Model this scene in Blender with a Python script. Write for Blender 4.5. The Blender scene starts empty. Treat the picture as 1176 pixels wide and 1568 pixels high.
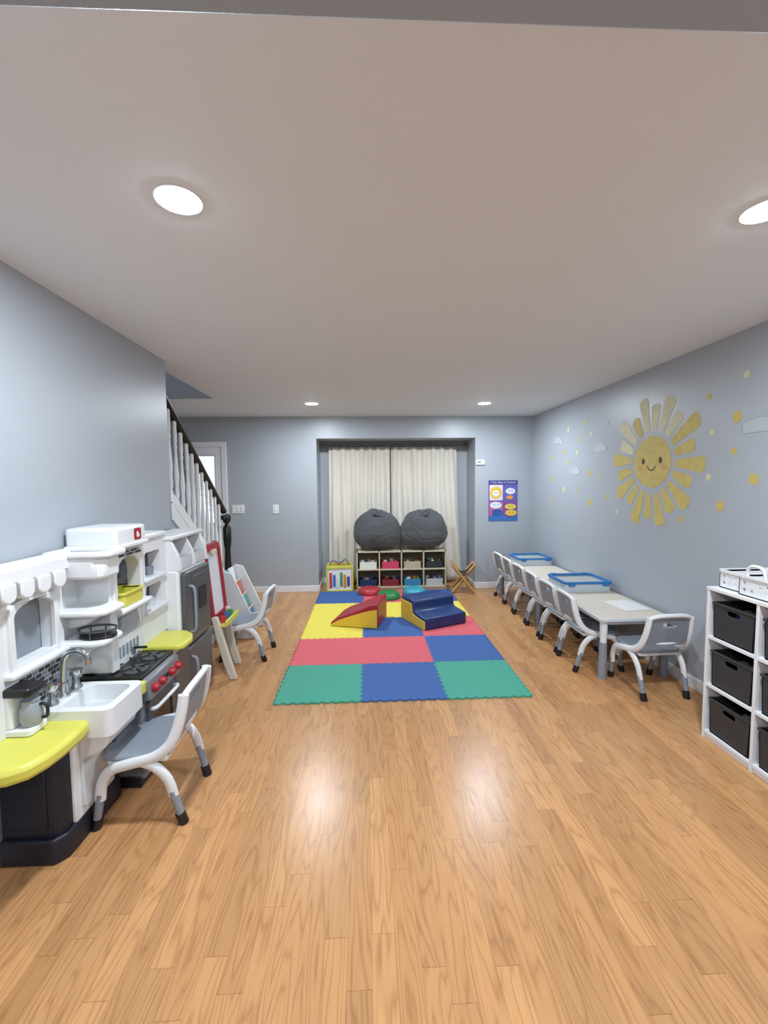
import bpy, bmesh, math, random
from mathutils import Vector, Matrix, noise
from mathutils.geometry import tessellate_polygon
random.seed(7)
sc = bpy.context.scene
try:
    sc.view_settings.view_transform = 'Standard'
    sc.view_settings.look = 'None'
    sc.view_settings.exposure = 0.0
except Exception:
    pass

# ------------------------------------------------------------ helpers
def lin(c):
    c = c/255.0
    return c/12.92 if c <= 0.04045 else ((c+0.055)/1.055)**2.4
def L(rgb): return (lin(rgb[0]), lin(rgb[1]), lin(rgb[2]), 1)

class NT:
    def __init__(s, m):
        s.t = m.node_tree; s.n = s.t.nodes; s.l = s.t.links
    def node(s, ty, **kw):
        n = s.n.new(ty)
        for k, v in kw.items(): setattr(n, k, v)
        return n
    def put(s, sock, v):
        if hasattr(v, 'is_linked') or isinstance(v, bpy.types.NodeSocket): s.l.new(v, sock)
        else: sock.default_value = v
    def math(s, op, a, b=0.0, c=None, clamp=False):
        n = s.node('ShaderNodeMath', operation=op); n.use_clamp = clamp
        s.put(n.inputs[0], a); s.put(n.inputs[1], b)
        if c is not None: s.put(n.inputs[2], c)
        return n.outputs[0]
    def comb(s, x, y, z=0.0):
        n = s.node('ShaderNodeCombineXYZ'); s.put(n.inputs[0], x); s.put(n.inputs[1], y); s.put(n.inputs[2], z)
        return n.outputs[0]
    def mix(s, f, a, b, mode='MIX'):
        n = s.node('ShaderNodeMix', data_type='RGBA', blend_type=mode)
        s.put(n.inputs[0], f); s.put(n.inputs[6], a); s.put(n.inputs[7], b)
        return n.outputs[2]

MATS = {}
def P(name, rgb, rough=0.5, metal=0.0, var=0.05, scale=6.0, bump=0.0, bscale=80.0, emit=0.0, sheen=0.0, coat=0.0, trans=0.0):
    if name in MATS: return MATS[name]
    m = bpy.data.materials.new(name); m.use_nodes = True
    t = NT(m); b = t.n['Principled BSDF']
    tc = t.node('ShaderNodeTexCoord')
    nz = t.node('ShaderNodeTexNoise'); nz.inputs['Scale'].default_value = scale; nz.inputs['Detail'].default_value = 3
    t.l.new(tc.outputs['Object'], nz.inputs['Vector'])
    c = L(rgb)
    lo = tuple(x*(1-var) for x in c[:3])+(1,); hi = tuple(min(1, x*(1+var)) for x in c[:3])+(1,)
    t.l.new(t.mix(nz.outputs['Fac'], lo, hi), b.inputs['Base Color'])
    b.inputs['Roughness'].default_value = rough; b.inputs['Metallic'].default_value = metal
    if coat: b.inputs['Coat Weight'].default_value = coat
    if sheen: b.inputs['Sheen Weight'].default_value = sheen
    if trans: b.inputs['Transmission Weight'].default_value = trans
    if emit:
        b.inputs['Emission Color'].default_value = c; b.inputs['Emission Strength'].default_value = emit
    if bump:
        n2 = t.node('ShaderNodeTexNoise'); n2.inputs['Scale'].default_value = bscale; n2.inputs['Detail'].default_value = 3
        t.l.new(tc.outputs['Object'], n2.inputs['Vector'])
        bp = t.node('ShaderNodeBump'); bp.inputs['Strength'].default_value = bump; bp.inputs['Distance'].default_value = 0.01
        t.l.new(n2.outputs['Fac'], bp.inputs['Height']); t.l.new(bp.outputs['Normal'], b.inputs['Normal'])
    MATS[name] = m
    return m

def floor_mat():
    m = bpy.data.materials.new('laminate_oak'); m.use_nodes = True
    t = NT(m); b = t.n['Principled BSDF']
    g = t.node('ShaderNodeNewGeometry'); sp = t.node('ShaderNodeSeparateXYZ'); t.l.new(g.outputs['Position'], sp.inputs[0])
    X, Y = sp.outputs[0], sp.outputs[1]
    sx = t.math('ADD', t.math('DIVIDE', X, 0.078), 200.0)
    i = t.math('FLOOR', sx)
    w1 = t.node('ShaderNodeTexWhiteNoise', noise_dimensions='1D'); t.l.new(i, w1.inputs['W'])
    sy = t.math('ADD', t.math('DIVIDE', Y, 0.76), t.math('MULTIPLY', w1.outputs['Value'], 17.0))
    j = t.math('FLOOR', sy)
    w2 = t.node('ShaderNodeTexWhiteNoise', noise_dimensions='2D'); t.l.new(t.comb(i, j), w2.inputs['Vector'])
    cs = t.node('ShaderNodeSeparateColor'); t.l.new(w2.outputs['Color'], cs.inputs[0])
    r, gg, bb = cs.outputs[0], cs.outputs[1], cs.outputs[2]
    v = t.comb(t.math('ADD', t.math('MULTIPLY', X, 12.0), t.math('MULTIPLY', r, 60.0)),
               t.math('ADD', t.math('MULTIPLY', Y, 1.3), t.math('MULTIPLY', gg, 60.0)), t.math('MULTIPLY', bb, 20.0))
    n1 = t.node('ShaderNodeTexNoise'); n1.inputs['Scale'].default_value = 1.0; n1.inputs['Detail'].default_value = 2.0; n1.inputs['Roughness'].default_value = 0.38
    t.l.new(v, n1.inputs['Vector'])
    rings = t.math('PINGPONG', t.math('MULTIPLY', n1.outputs['Fac'], 12.0), 0.5)
    ringl = t.math('POWER', t.math('SUBTRACT', 1.0, t.math('MULTIPLY', rings, 2.0), clamp=True), 3.2)
    v2 = t.comb(t.math('MULTIPLY', X, 260.0), t.math('ADD', t.math('MULTIPLY', Y, 5.0), t.math('MULTIPLY', r, 30.0)))
    n2 = t.node('ShaderNodeTexNoise'); n2.inputs['Scale'].default_value = 1.0; n2.inputs['Detail'].default_value = 3
    t.l.new(v2, n2.inputs['Vector'])
    light = L((203, 154, 104)); dark = L((150, 101, 60))
    f = t.math('ADD', t.math('MULTIPLY', ringl, 0.52), t.math('MULTIPLY', t.math('SUBTRACT', n2.outputs['Fac'], 0.35), 0.85), clamp=True)
    c = t.mix(f, light, dark)
    c = t.mix(t.math('MULTIPLY', bb, 0.5), c, t.mix(0.5, c, L((178, 120, 76))))
    br = t.math('ADD', 0.84, t.math('MULTIPLY', w2.outputs['Value'], 0.25))
    c = t.mix(1.0, c, t.comb(br, br, br), 'MULTIPLY')
    fx = t.math('FRACT', sx); fy = t.math('FRACT', sy)
    seam = t.math('MAXIMUM', t.math('LESS_THAN', fx, 0.014), t.math('LESS_THAN', fy, 0.003))
    c = t.mix(t.math('MULTIPLY', seam, 0.45), c, L((105, 62, 30)))
    t.l.new(c, b.inputs['Base Color'])
    b.inputs['Specular IOR Level'].default_value = 0.42
    t.l.new(t.math('ADD', 0.235, t.math('MULTIPLY', n2.outputs['Fac'], 0.09)), b.inputs['Roughness'])
    bp = t.node('ShaderNodeBump'); bp.inputs['Strength'].default_value = 0.06; bp.inputs['Distance'].default_value = 0.002
    t.l.new(n2.outputs['Fac'], bp.inputs['Height']); t.l.new(bp.outputs['Normal'], b.inputs['Normal'])
    return m

class G:
    def __init__(s, name, loc=(0, 0, 0), rz=0.0, world=False):
        s.e = bpy.data.objects.new(name, None); s.e.empty_display_size = 0.1
        sc.collection.objects.link(s.e)
        s.e.location = loc; s.e.rotation_euler = (0, 0, rz)
        s.off = Vector(loc) if world else Vector((0, 0, 0))

def mk(g, name, verts, faces, mat, bevel=0.0, smooth=False, M=None, seg=2):
    vs = [Vector(v) for v in verts]
    if M is not None: vs = [M @ v for v in vs]
    if g: vs = [v-g.off for v in vs]
    me = bpy.data.meshes.new(name); me.from_pydata([tuple(v) for v in vs], [], faces)
    bm = bmesh.new(); bm.from_mesh(me); bmesh.ops.remove_doubles(bm, verts=bm.verts, dist=1e-6)
    bmesh.ops.recalc_face_normals(bm, faces=bm.faces); bm.to_mesh(me); bm.free()
    me.materials.append(mat)
    o = bpy.data.objects.new(name, me); sc.collection.objects.link(o)
    if g: o.parent = g.e
    if smooth:
        for p in me.polygons: p.use_smooth = True
    if bevel > 0:
        md = o.modifiers.new('bevel', 'BEVEL'); md.width = bevel; md.segments = seg; md.limit_method = 'ANGLE'; md.angle_limit = math.radians(35)
        for p in me.polygons: p.use_smooth = True
        try:
            me.set_sharp_from_angle(angle=math.radians(40))
        except Exception: pass
    return o

def mp(axis, u, v, w):
    if axis == 'x': return (w, u, v)
    if axis == 'y': return (u, w, v)
    return (u, v, w)

def prism(g, name, pts, axis, lo, hi, mat, bevel=0.0, holes=(), M=None, smooth=False):
    loops = [list(pts)]+[list(h) for h in holes]
    flat = [p for l in loops for p in l]; n = len(flat)
    verts = [mp(axis, p[0], p[1], lo) for p in flat]+[mp(axis, p[0], p[1], hi) for p in flat]
    faces = []
    if holes:
        for t in tessellate_polygon([[Vector((p[0], p[1], 0)) for p in l] for l in loops]):
            faces.append(tuple(t)); faces.append(tuple(x+n for x in t))
    else:
        faces.append(tuple(range(n))); faces.append(tuple(range(n, 2*n)))
    s = 0
    for l in loops:
        k = len(l)
        for i in range(k):
            a = s+i; b = s+(i+1) % k
            faces.append((a, b, b+n, a+n))
        s += k
    return mk(g, name, verts, faces, mat, bevel, smooth, M)

def rect(u0, v0, u1, v1): return [(u0, v0), (u1, v0), (u1, v1), (u0, v1)]
def rrect(u0, v0, u1, v1, r, n=5):
    out = []
    for cx, cy, a0 in ((u1-r, v0+r, -90), (u1-r, v1-r, 0), (u0+r, v1-r, 90), (u0+r, v0+r, 180)):
        for i in range(n+1):
            a = math.radians(a0+90*i/n); out.append((cx+r*math.cos(a), cy+r*math.sin(a)))
    return out
def arch(u0, v0, u1, v1, rise, n=10):
    out = [(u0, v0), (u1, v0)]
    for i in range(n+1):
        a = math.pi*i/n
        out.append(((u0+u1)/2+(u1-u0)/2*math.cos(a), v1-rise+rise*math.sin(a)))
    return out
def circ(u, v, r, n=24, r2=None, jit=0.0):
    r2 = r2 or r
    return [(u+r*(1+jit*random.uniform(-1, 1))*math.cos(2*math.pi*i/n), v+r2*(1+jit*random.uniform(-1, 1))*math.sin(2*math.pi*i/n)) for i in range(n)]

def box(g, name, x0, x1, y0, y1, z0, z1, mat, bevel=0.004, M=None):
    return prism(g, name, rect(x0, y0, x1, y1), 'z', z0, z1, mat, bevel, M=M)

def catmull(pts, sub):
    pts = [Vector(p) for p in pts]
    if sub <= 1 or len(pts) < 3: return pts
    out = []
    for i in range(len(pts)-1):
        p0 = pts[max(i-1, 0)]; p1 = pts[i]; p2 = pts[i+1]; p3 = pts[min(i+2, len(pts)-1)]
        for k in range(sub):
            t = k/sub
            out.append(0.5*((2*p1)+(-p0+p2)*t+(2*p0-5*p1+4*p2-p3)*t*t+(-p0+3*p1-3*p2+p3)*t**3))
    out.append(pts[-1]); return out

def tube(g, name, pts, r, mat, n=10, sub=1, ref=(1, 0, 0), fx=1.0, fy=1.0, r1=None, closed=False):
    P_ = catmull(pts, sub); m = len(P_)
    verts = []; faces = []
    ref = Vector(ref)
    for i, p in enumerate(P_):
        d = (P_[min(i+1, m-1)]-P_[max(i-1, 0)]).normalized()
        if closed: d = (P_[(i+1) % m]-P_[(i-1) % m]).normalized()
        a = ref-d*ref.dot(d)
        if a.length < 1e-3: a = Vector((0, 1, 0))-d*d.y
        if a.length < 1e-3: a = Vector((0, 0, 1))-d*d.z
        a.normalize(); b = d.cross(a)
        rr = r if r1 is None else r+(r1-r)*i/(m-1)
        for k in range(n):
            t = 2*math.pi*k/n
            verts.append(p+a*math.cos(t)*rr*fx+b*math.sin(t)*rr*fy)
    for i in range(m if closed else m-1):
        i2 = (i+1) % m
        for k in range(n):
            k2 = (k+1) % n
            faces.append((i*n+k, i*n+k2, i2*n+k2, i2*n+k))
    if not closed:
        faces.append(tuple(range(n))); faces.append(tuple((m-1)*n+k for k in range(n)))
    o = mk(g, name, verts, faces, mat, 0, True)
    try: o.data.set_sharp_from_angle(angle=math.radians(60))
    except Exception: pass
    return o

def lathe(g, name, prof, mat, c=(0, 0, 0), axis='z', n=28, M=None):
    verts = []; faces = []
    for r, h in prof:
        for k in range(n):
            a = 2*math.pi*k/n
            u, v = max(r, 1e-4)*math.cos(a), max(r, 1e-4)*math.sin(a)
            if axis == 'z': p = (c[0]+u, c[1]+v, c[2]+h)
            elif axis == 'x': p = (c[0]+h, c[1]+u, c[2]+v)
            else: p = (c[0]+u, c[1]+h, c[2]+v)
            verts.append(p)
    m = len(prof)
    for i in range(m-1):
        for k in range(n):
            k2 = (k+1) % n
            faces.append((i*n+k, i*n+k2, (i+1)*n+k2, (i+1)*n+k))
    faces.append(tuple(range(n))); faces.append(tuple((m-1)*n+k for k in range(n)))
    o = mk(g, name, verts, faces, mat, 0, True, M)
    try: o.data.set_sharp_from_angle(angle=math.radians(40))
    except Exception: pass
    return o

def blob(g, name, c, rad, mat, fn=None, nu=48, nv=28):
    verts = []; faces = []
    for j in range(nv+1):
        th = math.pi*j/nv
        for i in range(nu):
            ph = 2*math.pi*i/nu
            d = Vector((math.sin(th)*math.cos(ph), math.sin(th)*math.sin(ph), math.cos(th)))
            s = fn(d, th, ph) if fn else 1.0
            verts.append((c[0]+rad[0]*d.x*s, c[1]+rad[1]*d.y*s, c[2]+rad[2]*d.z*s))
    for j in range(nv):
        for i in range(nu):
            i2 = (i+1) % nu
            faces.append((j*nu+i, j*nu+i2, (j+1)*nu+i2, (j+1)*nu+i))
    return mk(g, name, verts, faces, mat, 0, True)

def openbox(g, name, x0, x1, y0, y1, z0, z1, t, mat, r=0.015):
    prism(g, name, rrect(x0, y0, x1, y1, r), 'z', z0, z1, mat, 0.002, holes=[rrect(x0+t, y0+t, x1-t, y1-t, max(r-t, 0.004))])
    prism(g, name+'_base', rrect(x0+t*.5, y0+t*.5, x1-t*.5, y1-t*.5, r), 'z', z0+.001, z0+t, mat, 0)

# ------------------------------------------------------------ materials
M_WALL = P('wall_paint_bluegrey', (168, 174, 181), 0.36, var=0.02, scale=2, bump=0.08, bscale=260)
M_BEAM = P('beam_paint', (158, 170, 184), 0.6, var=0.02, bump=0.2, bscale=200)
M_CEIL = P('ceiling_paint', (229, 233, 237), 0.75, var=0.015, scale=2, bump=0.1, bscale=220)
M_TRIM = P('trim_white', (228, 228, 228), 0.35, var=0.01)
M_FLOOR = floor_mat()
M_WH = P('plastic_white', (226, 228, 230), 0.38, var=0.02)
M_WH2 = P('plastic_offwhite', (205, 209, 213), 0.42, var=0.02)
M_GREY = P('plastic_grey', (136, 144, 154), 0.45, var=0.04)
M_DGREY = P('plastic_darkgrey', (78, 80, 84), 0.4, var=0.04)
M_CHAR = P('fridge_charcoal', (82, 84, 88), 0.35, var=0.04)
M_BLK = P('plastic_black', (24, 24, 26), 0.35, var=0.05)
M_NAVY = P('kitchen_navy', (22, 25, 40), 0.45, var=0.05)
M_YEL = P('plastic_yellow', (210, 206, 88), 0.4, var=0.03)
M_CHROME = P('chrome', (205, 208, 212), 0.15, metal=1.0, var=0.01)
M_RED = P('plastic_red', (160, 28, 42), 0.35, var=0.04)
M_BEIGE = P('plastic_beige', (205, 198, 184), 0.45, var=0.03)
M_BLUE = P('plastic_blue', (44, 118, 184), 0.4, var=0.04)
M_SILVER = P('stove_silver', (128, 131, 136), 0.35, metal=0.2, var=0.03)
M_TOP = P('table_top_wood', (214, 204, 188), 0.4, var=0.05, scale=14)
M_GOLD = P('decal_gold', (194, 176, 104), 0.7, var=0.25, scale=18)
M_GOLD2 = P('decal_pale_gold', (204, 200, 168), 0.7, var=0.18, scale=14)
M_CLOUD = P('decal_cloud', (180, 187, 194), 0.7, var=0.05, scale=18)
M_CLOUD2 = P('decal_cloud_edge', (140, 147, 156), 0.7, var=0.05)
M_WOOD = P('light_wood', (186, 142, 84), 0.5, var=0.12, scale=20)
M_SHELFW = P('shelf_wood', (196, 184, 160), 0.5, var=0.08, scale=14)
M_PAPER = P('paper_white', (225, 225, 225), 0.8, var=0.01)

# ------------------------------------------------------------ room shell
H = 2.46; XR = 2.38; XL = -1.5; YB = 5.95
box(None, 'floor', -2.95, 2.6, -2.75, 6.6, -0.12, 0.0, M_FLOOR, 0)
prism(None, 'ceiling', [(-1.64, -2.75), (2.6, -2.75), (2.6, 6.0), (-2.95, 6.0), (-2.95, 4.72), (-1.64, 4.72)], 'z', H, 2.7, M_CEIL, 0)
box(None, 'wall_right', XR, XR+.15, -2.6, 6.5, 0, H, M_WALL, 0)
prism(None, 'wall_left', [(-2.6, 0), (4.72, 0), (4.72, .34), (3.3, 1.40), (3.3, H), (-2.6, H)], 'x', XL-.14, XL, M_WALL, 0)
prism(None, 'wall_back', [(-2.9, 0), (-.685, 0), (-.685, 2.16), (1.55, 2.16), (1.55, 0), (XR, 0), (XR, H), (-2.9, H)], 'y', YB, 6.45, M_WALL, 0)
box(None, 'wall_alcove', -.75, 1.62, 6.45, 6.55, 0, 2.3, M_WALL, 0)
box(None, 'wall_foyer', -2.9, -2.76, -2.6, YB, 0, 3.7, M_WALL, 0)
box(None, 'wall_front', -2.75, XR, -2.75, -2.6, 0, H, M_WALL, 0)
box(None, 'wall_stairwell_far', -2.76, -1.645, 4.695, 4.719, H+.001, 3.7, M_WALL, 0)
box(None, 'wall_stairwell_side', -1.64, -1.5, -2.6, 4.84, 2.7, 3.7, M_WALL, 0)
box(None, 'ceiling_stairwell', -2.9, -1.5, -2.6, 4.84, 3.7, 3.8, M_CEIL, 0)
box(None, 'beam', XL, XR, .42, .715, 2.25, H, M_BEAM, 0.004)
def bb(name, x0, x1, y0, y1): box(None, name, x0, x1, y0, y1, 0, .09, M_TRIM, 0.005)
bb('baseboard_right', XR-.014, XR, -2.6, YB)
bb('baseboard_back', -1.86, -.685, YB-.014, YB)
bb('baseboard_back_right', 1.55, XR-.014, YB-.014, YB)
bb('baseboard_left', XL, XL+.014, -2.6, 4.72)
bb('baseboard_alcove', -.67, 1.535, 6.436, 6.45)
bb('baseboard_alcove_side', -.685, -.671, YB, 6.45)
bb('baseboard_alcove_side_right', 1.536, 1.55, YB, 6.45)

g = G('door_1', (-2.19, YB, 0), world=True)
D0, D1 = -2.46, -1.92
box(g, 'casing_left', D0, D0+.07, YB-.025, YB, 0, 2.05, M_TRIM)
box(g, 'casing_right', D1-.07, D1, YB-.025, YB, 0, 2.05, M_TRIM)
box(g, 'casing_top', D0, D1, YB-.027, YB, 2.05, 2.12, M_TRIM)
prism(g, 'slab', rect(D0+.07, 0.01, D1-.07, 2.05), 'y', YB-.014, YB-.001, M_WH, 0.002, holes=[rect(-2.30, 1.0, -2.08, 1.93)])
prism(g, 'glass_stop', rect(-2.32, .98, -2.06, 1.95), 'y', YB-.020, YB-.012, M_WH2, 0.002, holes=[rect(-2.295, 1.005, -2.085, 1.925)])
box(g, 'glass', -2.30, -2.08, YB-.008, YB-.002, 1.0, 1.93, P('door_glass_frosted', (235, 240, 245), 0.3, emit=0.8), 0)  # pane glows slightly, emission standing in for daylight behind it
lathe(g, 'knob', [(0, 0), (.012, 0), (.012, -.03), (.026, -.04), (.026, -.06), (.0, -.07)], M_CHROME, (-2.03, YB-.014, .95), 'y')

def plate(name, x0, x1, z0, z1, n):
    g = G(name, ((x0+x1)/2, YB, (z0+z1)/2), world=True)
    box(g, 'plate', x0, x1, YB-.008, YB, z0, z1, M_TRIM, 0.003)
    for i in range(n):
        c = x0+(x1-x0)*(i+.5)/n
        box(g, 'rocker_%d' % (i+1), c-.016, c+.016, YB-.013, YB-.006, (z0+z1)/2-.032, (z0+z1)/2+.032, M_WH, 0.002)
plate('light_switch', -1.875, -1.70, 1.13, 1.25, 3)
plate('light_switch', -1.31, -1.225, 1.12, 1.245, 1)
g = G('thermostat', (1.62, YB, 1.82), world=True)
box(g, 'body', 1.565, 1.685, YB-.022, YB, 1.775, 1.85, M_TRIM, 0.006)
box(g, 'display', 1.585, 1.63, YB-.024, YB-.02, 1.80, 1.83, P('lcd_grey', (150, 160, 150), 0.3), 0)

# ------------------------------------------------------------ lights
def lampmat(nm, s):
    m = bpy.data.materials.new(nm); m.use_nodes = True
    t = NT(m); t.n.remove(t.n['Principled BSDF'])
    em = t.node('ShaderNodeEmission'); em.inputs['Color'].default_value = (0.87, 0.965, 1.06, 1); em.inputs['Strength'].default_value = s
    t.l.new(em.outputs[0], t.n['Material Output'].inputs[0])
    return m
LM = lampmat('lamp_lens', 700); LM2 = lampmat('stair_fill_lens', 110)
def downlight(x, y, z=H, nm='recessed_ceiling_light', lm=LM):
    g = G(nm, (x, y, z))
    lathe(g, 'trim_ring', [(.079, 0), (.078, -.0025), (.0725, -.003), (.0725, 0)], M_TRIM, (0, 0, 0), n=40)
    lathe(g, 'lens', [(.072, -.001), (.0715, -.0028), (.06, -.0042), (.03, -.005), (0, -.0052)], lm, (0, 0, 0), n=40)
for x, y in ((-.605, 1.48), (1.41, 1.48), (-.62, 5.0), (1.41, 5.0), (-.62, -1.3), (1.41, -1.3)):  # the pair behind the camera is unseen, added as fill
    downlight(x, y)
downlight(-2.2, 3.6, 3.7, 'stairwell_fill_light', LM2)  # unseen lamp, added to brighten the dark stairwell opening

# ------------------------------------------------------------ stairs
g = G('staircase', (-2.1, 4.0, 0), world=True)
nst = 13; rise = .19; run = .2533
for i in range(nst):
    y1 = 4.98-run*i; z = rise*(i+1)
    if z > 2.4: break
    box(g, 'riser_%d' % (i+1), -2.75, -1.65, y1-.02, y1, z-rise, z-.03, M_TRIM, 0.001)
    box(g, 'tread_%d' % (i+1), -2.755, -1.645, y1-run-.02, y1+.02, z-.03, z, P('stair_tread', (120, 82, 52), 0.4, var=.1), 0.006)
def nl(y): return 1.18+.75*(4.77-y)
g = G('stair_railing', (-1.57, 4.0, 1.0), world=True)
prism(g, 'string_cap', [(3.3, nl(3.3)-.90), (4.72, nl(4.72)-.90), (4.72, nl(4.72)-.80), (3.3, nl(3.3)-.80)], 'x', -1.655, -1.485, M_TRIM, 0.006)
prism(g, 'skirt_board', [(3.3, nl(3.3)-1.02), (4.72, nl(4.72)-1.02), (4.72, nl(4.72)-.88), (3.3, nl(3.3)-.88)], 'x', -1.50, -1.488, M_TRIM, 0.003)
M_RAIL = P('handrail_black', (22, 22, 24), 0.3, var=.05)
tube(g, 'handrail', [(-1.57, 3.31, nl(3.31)), (-1.57, 4.70, nl(4.70))], .034, M_RAIL, n=14, fy=.8)
k = 0
for yy in [3.36+.108*i for i in range(12)]:
    zt = nl(yy)-.02; zb = nl(yy)-.81; h = zt-zb; k += 1
    prof = [(.017, 0), (.017, h*.16), (.010, h*.18), (.019, h*.23), (.015, h*.32), (.021, h*.42), (.013, h*.60), (.010, h*.70), (.016, h*.73), (.010, h*.76), (.015, h*.79), (.015, h)]
    lathe(g, 'baluster_%d' % k, prof, M_WH, (-1.57, yy, zb), n=12)
lathe(g, 'newel_post', [(.045, 0), (.045, .35), (.032, .38), (.042, .45), (.030, .80), (.042, .88), (.045, .92), (.045, 1.05), (.03, 1.07), (.02, 1.09), (.04, 1.12), (.048, 1.155), (.04, 1.19), (.0, 1.205)], M_RAIL, (-1.57, 4.79, 0), n=20)
lathe(g, 'rail_volute', [(.0, 0), (.045, .005), (.05, .03), (.04, .05), (0, .055)], M_RAIL, (-1.57, 4.72, 1.14), n=20)

# ------------------------------------------------------------ curtains
M_CUR = P('curtain_linen', (226, 220, 208), 0.9, var=0.04, scale=30, bump=.15, bscale=400, sheen=.2)
CYY = 6.36
g = G('curtain_rod', (.42, CYY, 2.08), world=True)
tube(g, 'rod', [(-.62, CYY, 2.095), (1.50, CYY, 2.095)], .011, P('rod_grey', (120, 122, 126), .3, metal=.7), n=12, ref=(0, 0, 1))
for i, x in enumerate((-.63, 1.51)):
    blob(g, 'finial_%d' % (i+1), (x, CYY, 2.095), (.028, .028, .028), MATS['rod_grey'], nu=16, nv=10)
for i, x in enumerate((-.59, .368, 1.475)):
    box(g, 'bracket_%d' % (i+1), x-.005, x+.005, CYY+.01, 6.452, 2.085, 2.105, MATS['rod_grey'], .002)
def curtain(x0, x1, ph, flare):
    g = G('curtain', ((x0+x1)/2, CYY, 1.0), world=True)
    nx = 150; nz = 26; verts = []; faces = []
    for j in range(nz+1):
        z = .03+(2.075-.03)*j/nz; dn = 1-j/nz
        for i in range(nx+1):
            u = i/nx
            fl = flare*dn**1.6
            x = x0+(x1-x0)*u+fl*(u if flare > 0 else (1-u))
            ampl = .022+.012*dn
            y = CYY+ampl*math.sin(u*2*math.pi*7+ph+.6*math.sin(dn*3+u*9))+.006*math.sin(u*71+ph*3)*dn
            y += .010*noise.noise(Vector((u*9, z*2, ph)))*2
            verts.append((x, y, z))
    for j in range(nz):
        for i in range(nx):
            a = j*(nx+1)+i
            faces.append((a, a+1, a+nx+2, a+nx+1))
    o = mk(g, 'cloth', verts, faces, M_CUR, 0, True)
    md = o.modifiers.new('s', 'SOLIDIFY'); md.thickness = .003
    for q in range(8):
        xx = x0+(x1-x0)*(q+.5)/8
        pts = [(xx, CYY+.020*math.sin(a), 2.090+.022*math.cos(a)) for a in [2*math.pi*s/14 for s in range(14)]]
        tube(g, 'ring_%d' % (q+1), pts, .004, MATS['rod_grey'], n=6, closed=True)
curtain(-.55, .362, .3, -.03)
curtain(.374, 1.375, 1.7, .10)

# ------------------------------------------------------------ cubby shelf with toys
SX0, SX1, SY0, SY1, SZ = -.15, 1.14, 5.95, 6.22, .56
g = G('toy_cubby_shelf', (.5, 6.06, 0), world=True)
tt = .018
box(g, 'top', SX0, SX1, SY0, SY1, SZ-tt, SZ, M_SHELFW, .002)
box(g, 'bottom', SX0, SX1, SY0, SY1, .03, .03+tt, M_SHELFW, .002)
box(g, 'kick', SX0+.01, SX1-.01, SY0+.02, SY1, 0, .03, M_SHELFW, 0)
box(g, 'middle', SX0, SX1, SY0+.003, SY1, .285, .285+tt, M_SHELFW, .002)
box(g, 'back_panel', SX0, SX1, SY1-.006, SY1, .03, SZ, P('shelf_back', (120, 108, 92), .6), 0)
cw = (SX1-SX0-tt)/4
for i in range(5):
    box(g, 'upright_%d' % (i+1), SX0+cw*i, SX0+cw*i+tt, SY0, SY1, .0, SZ, M_SHELFW, .002)
g = G('assorted_shelf_toys', (.5, 6.0, .05), world=True)
def C(rgb): return P('toy_%d_%d_%d' % rgb, rgb, .45, var=.06)
row_t = [[(225, 228, 220), (60, 150, 90), (60, 62, 60)], [(204, 60, 100), (180, 40, 90)], [(180, 170, 150), (110, 90, 70)], [(40, 44, 52), (200, 200, 200)]]
row_b = [[(30, 50, 90), (60, 90, 150)], [(120, 40, 50), (30, 50, 110)], [(60, 130, 170), (90, 150, 170)], [(190, 190, 185), (120, 40, 40), (60, 60, 70)]]
kk = 0
for r, (row, zb) in enumerate(((row_t, .304), (row_b, .049))):
    for i in range(4):
        x0 = SX0+cw*i+tt+.025; x1 = SX0+cw*(i+1)-.025
        cols = row[i]; kk += 1
        openbox(g, 'bin_%d' % kk, x0, x1, SY0+.03, SY1-.05, zb, zb+.10, .005, C(cols[0]))
        for q in range(9):
            cx = random.uniform(x0+.04, x1-.04); cy = random.uniform(SY0+.06, SY1-.09); s = random.uniform(.018, .034)
            col = C(random.choice([cols[-1], cols[0], (230, 200, 60), (170, 60, 60), (60, 100, 160), (220, 220, 220)]))
            Mx = Matrix.Translation((cx, cy, zb+.085+random.uniform(0, .03))) @ Matrix.Rotation(random.uniform(0, 3), 4, 'Z') @ Matrix.Rotation(random.uniform(-.6, .6), 4, 'X')
            if q % 3: prism(g, 'toy_block', rrect(-s, -s*.7, s, s*.7, s*.3, 3), 'z', -s*.6, s*.6, col, .003, M=Mx)
            else: blob(g, 'toy_ball', (cx, cy, zb+.10), (s, s, s), col, nu=14, nv=8)

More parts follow.
